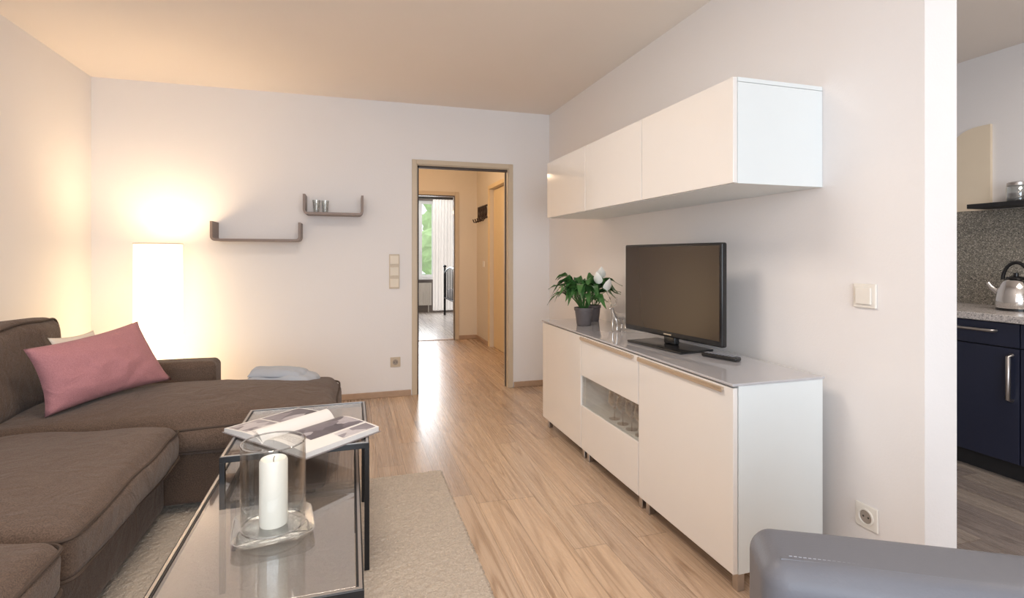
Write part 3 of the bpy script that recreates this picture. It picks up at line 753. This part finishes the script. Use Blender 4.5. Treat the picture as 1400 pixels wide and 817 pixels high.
# ------------------------------------------------------------ kitchen
KX=3.34
for y0,y1,lbl in ((1.85,2.25,'navy base cabinet with drawer and steel handles'),(1.24,1.85,'wide navy base cabinet with steel handle'),(2.25,2.85,'navy base cabinet below the speckled worktop')):
    e=thing('kitchen_cabinet',((KX+3.94)/2,(y0+y1)/2,0),lbl,'cabinet',group='navy kitchen cabinets')
    a,b=y0+.001,y1-.001
    mk('body',box((KX+.022,a,.09),(3.938,b,.838)),M['kick'],e)
    mk('plinth',box((KX+.05,a,0),(KX+.07,b,.09)),M['kick'],e)
    dd=mk('drawer',box((KX,a+.002,.71),(KX+.02,b-.002,.835)),M['navy'],e,bevel=.002)
    dr_=mk('door',box((KX,a+.002,.10),(KX+.02,b-.002,.704)),M['navy'],e,bevel=.002)
    yc=(y0+y1)/2
    mk('handle',[tube([(KX-.0005,yc-.095,.79),(KX-.03,yc-.09,.79),(KX-.03,yc+.09,.79),(KX-.0005,yc+.095,.79)],.008,8)],M['steel'],dd,smooth=True)
    hy2=y0+.035
    mk('handle',[tube([(KX-.0005,hy2,.43),(KX-.03,hy2,.436),(KX-.03,hy2,.664),(KX-.0005,hy2,.67)],.011,8)],M['steel'],dr_,smooth=True)
lab(mk('kitchen_worktop',box((KX-.02,1.24,.84),(3.938,2.85,.88)),M['granitetop'],bevel=.004),'speckled grey stone-look kitchen worktop','worktop')
lab(mk('backsplash',box((3.925,1.24,.881),(3.939,2.85,1.49)),M['granite']),'dark speckled stone backsplash above the worktop','backsplash')
poly=[(3.92,2.327,1.4905),(3.92,2.327,2.04)]
for k in range(17):
    a=math.radians(90*k/16); poly.append((3.92,2.37+.21*math.sin(a)**.85,1.80+.24*math.cos(a)**.7))
poly[-1]=(3.92,2.58,1.80)
poly.append((3.92,2.58,1.4905))
lab(mk('cream_panel',prism(poly,(.0195,0,0)),M['cream']),'cream rounded-corner panel mounted above the backsplash','panel')
lab(mk('kitchen_shelf',box((3.74,1.24,1.492),(3.919,2.35,1.52)),M['kick'],bevel=.002),'dark narrow kitchen wall shelf holding a jar','shelf')
e=thing('storage_jar',(3.83,2.13,1.5205),'clear glass storage jar with metal lid on kitchen shelf','jar')
mk('jar_body',lathe([(.05,0),(.055,.006),(.055,.085),(.048,.095),(.045,.095),(.051,.083),(.051,.008)],(3.83,2.13,1.5205),28),M['glassedge'],e,smooth=True)
mk('contents',lathe([(.049,.004),(.049,.05)],(3.83,2.13,1.5205),20),M['soil'],e)
mk('lid',lathe([(.052,.0955),(.052,.112),(.046,.117)],(3.83,2.13,1.5205),28),M['steel'],e,smooth=True)
kc=(3.66,2.045,.8805)
e=thing('kettle',kc,'stainless steel kettle with black arched handle','kettle')
mk('kettle_body',lathe([(.085,.012),(.09,.02),(.092,.06),(.082,.12),(.062,.165),(.045,.18)],kc,36),M['silver'],e,smooth=True)
mk('kettle_base',lathe([(.088,0),(.088,.011)],kc,30),M['black'],e)
mk('lid',lathe([(.046,.181),(.04,.192),(.012,.198),(.012,.215),(.004,.218)],kc,24),M['black'],e,smooth=True)
mk('spout',tube([(kc[0]-.02,kc[1]+.07,kc[2]+.10),(kc[0]-.03,kc[1]+.105,kc[2]+.13),(kc[0]-.035,kc[1]+.12,kc[2]+.155)],.014,10,rs=[.02,.014,.010]),M['silver'],e,smooth=True)
mk('handle',tube([(kc[0]+.0,kc[1]+.065*math.cos(a),kc[2]+.175+.10*math.sin(a)) for a in [math.pi*i/14 for i in range(15)]],.010,8),M['black'],e,smooth=True)
# ------------------------------------------------------------ hall coat rack
e=thing('coat_rack',(HX-.01,7.02,1.66),'dark wrought-iron wall coat rack with scrolls and hooks','coat rack')
gs=[box((HX-.02,6.78,1.70),(HX-.002,7.27,1.715)),box((HX-.02,6.78,1.86),(HX-.002,7.27,1.875))]
for i in range(5):
    y=6.83+i*.098
    gs.append(tube([(HX-.012,y+.038*math.cos(a),1.788+.062*math.sin(a)) for a in [2*math.pi*k/16 for k in range(16)]],.008,6,closed=True))
    gs.append(tube([(HX-.012,y+.05,1.71),(HX-.012,y+.05,1.865)],.007,6))
mk('frame',gs,M['iron'],e)
for i in range(4):
    y=6.84+i*.125
    mk('hook',tube([(HX-.012,y,1.71),(HX-.05,y,1.66),(HX-.085,y,1.66),(HX-.10,y,1.70)],.008,6),M['iron'],e,smooth=True)
# ------------------------------------------------------------ bedroom
lab(mk('radiator',[box((.85,11.08,.15),(1.62,11.10,.62)),box((.85,11.15,.15),(1.62,11.17,.62))]+[box((.86+i*.04,11.065,.17),(.88+i*.04,11.185,.60)) for i in range(19)]+[box((.9,11.1,0),(.92,11.12,.15)),box((1.55,11.1,0),(1.57,11.12,.15))],M['rad'],bevel=.003),'white panel radiator below the bedroom window','radiator')
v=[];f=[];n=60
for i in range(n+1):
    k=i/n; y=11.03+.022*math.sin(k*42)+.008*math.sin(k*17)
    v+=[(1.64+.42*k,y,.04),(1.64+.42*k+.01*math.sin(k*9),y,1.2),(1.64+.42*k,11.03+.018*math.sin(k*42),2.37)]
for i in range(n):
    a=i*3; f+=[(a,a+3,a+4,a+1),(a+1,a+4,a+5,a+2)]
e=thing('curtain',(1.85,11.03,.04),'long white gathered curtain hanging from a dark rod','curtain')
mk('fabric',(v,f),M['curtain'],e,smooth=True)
lab(mk('curtain_rod',[tube([(.5,11.03,2.40),(2.25,11.03,2.40)],.014,8),box((.6,11.03,2.39),(.62,11.2,2.41)),box((2.15,11.03,2.39),(2.17,11.2,2.41))],M['blackmetal']),'dark curtain rod above the bedroom window','curtain rod')
e=thing('iron_bed',(2.4,9.8,0),'black wrought-iron bed with barred footboard','bed')
bx=1.80
def bedend(x,h):
    gs=[]
    for y in(9.1,10.5): gs.append(tube([(x,y,0),(x,y,h)],.022,8)); gs.append(lathe([(.01,h),(.035,h+.02),(.035,h+.04),(.01,h+.06)],(x,y,0),12))
    gs.append(tube([(x,9.1+1.4*k/12,h-.1+.12*math.sin(math.pi*k/12)) for k in range(13)],.015,8)); gs.append(tube([(x,9.1,.35),(x,10.5,.35)],.015,8))
    for i in range(1,10): gs.append(tube([(x,9.1+.14*i,.35),(x,9.1+.14*i,h-.1+.12*math.sin(math.pi*i/10))],.008,6))
    return gs
mk('footboard',bedend(bx,.95),M['blackmetal'],e,smooth=True); mk('headboard',bedend(3.85,1.2),M['blackmetal'],e,smooth=True)
mk('mattress',rbox((bx+.03,9.14,.32),(3.8,10.46,.55),.05,bulge=.02),M['mattress'],e,smooth=True)
e=thing('wall_sconce',(2.13,11.2,2.05),'small glowing warm wall lamp in the bedroom','lamp')
mk('bracket',box((2.10,11.15,2.0),(2.16,11.198,2.05)),M['blackmetal'],e)
sh=NT('sconce_glow'); sh.bsdf((.9,.6,.3,1),.6,emit=(1,.6,.2,1),estr=8)
mk('shade',lathe([(.03,0),(.05,.05),(.05,.1),(.03,.12)],(2.13,11.10,2.05),16),sh.m,e,smooth=True)
mk('ground',box((-20,11.4,-.3),(25,40,-.2)),M['lawn'],**st)
def tree(x,y,r):
    e=thing('tree',(x,y,-.2),'leafy green garden tree outside the window','tree',group='garden trees')
    mk('trunk',tube([(x,y,-.2),(x+.1,y,1),(x,y,2.2)],.12,8),M['bark'],e)
    gs=[]
    for k in range(9):
        c=Vector((x+random.uniform(-r,r)*.5,y+random.uniform(-.5,.5),random.uniform(.6,3.2))); rr=r*random.uniform(.4,.6)
        g=lathe([(rr*math.sin(math.pi*i/10)+.001,-rr*math.cos(math.pi*i/10)) for i in range(11)],tuple(c),14)
        gs.append(([tuple(Vector(p)+noise.noise_vector(Vector(p)*3)*.25) for p in g[0]],g[1]))
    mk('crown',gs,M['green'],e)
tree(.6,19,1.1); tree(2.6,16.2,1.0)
# ------------------------------------------------------------ lights
def area(name,loc,rot,sx,sy,e,col):
    l=bpy.data.lights.new(name,'AREA'); l.shape='RECTANGLE'; l.size=sx; l.size_y=sy; l.energy=e; l.color=col
    o=bpy.data.objects.new(name,l); COL.objects.link(o); o.location=loc; o.rotation_euler=rot; return o
def point(name,loc,e,col,r=.05):
    l=bpy.data.lights.new(name,'POINT'); l.energy=e; l.color=col; l.shadow_soft_size=r
    o=bpy.data.objects.new(name,l); COL.objects.link(o); o.location=loc; return o
R=math.radians
area('window_daylight',(.1,-2.1,1.35),(R(90),0,0),2.6,1.9,78,(.76,.88,1.0))
area('ceiling_lamp_light',(-.1,2.0,2.44),(0,0,0),.70,.70,21,(1,.87,.74))
area('ceiling_fill_light',(-.3,-.6,2.44),(0,0,0),.6,.6,17,(1,.87,.76))  # unseen soft fill added behind the camera to brighten the room
point('lamp_bulb_light',(LX,LY,1.12),12,(1,.78,.54),.08)
point('hall_lamp_light',(.5,5.9,2.25),25,(1,.73,.47),.12)
area('bedroom_daylight',(1.2,11.0,1.6),(R(-90),0,0),1.0,1.5,60,(.9,.95,1.0))
area('kitchen_lamp_light',(2.9,.9,2.42),(0,0,0),.8,.8,20,(1,.91,.82))
w=bpy.data.worlds.new('sky'); S.world=w; w.use_nodes=True
w.node_tree.nodes['Background'].inputs[0].default_value=(.88,.94,1,1); w.node_tree.nodes['Background'].inputs[1].default_value=1.6
# ------------------------------------------------------------ camera
cd=bpy.data.cameras.new('camera'); cam=bpy.data.objects.new('camera',cd); COL.objects.link(cam)
cam.location=(0,0,1.197); cam.rotation_euler=(R(90),0,-math.atan(.306))
cd.sensor_width=36; cd.lens=719/1400*36; cd.shift_y=-(408.5-349)/1400; cd.clip_start=.02
S.camera=cam
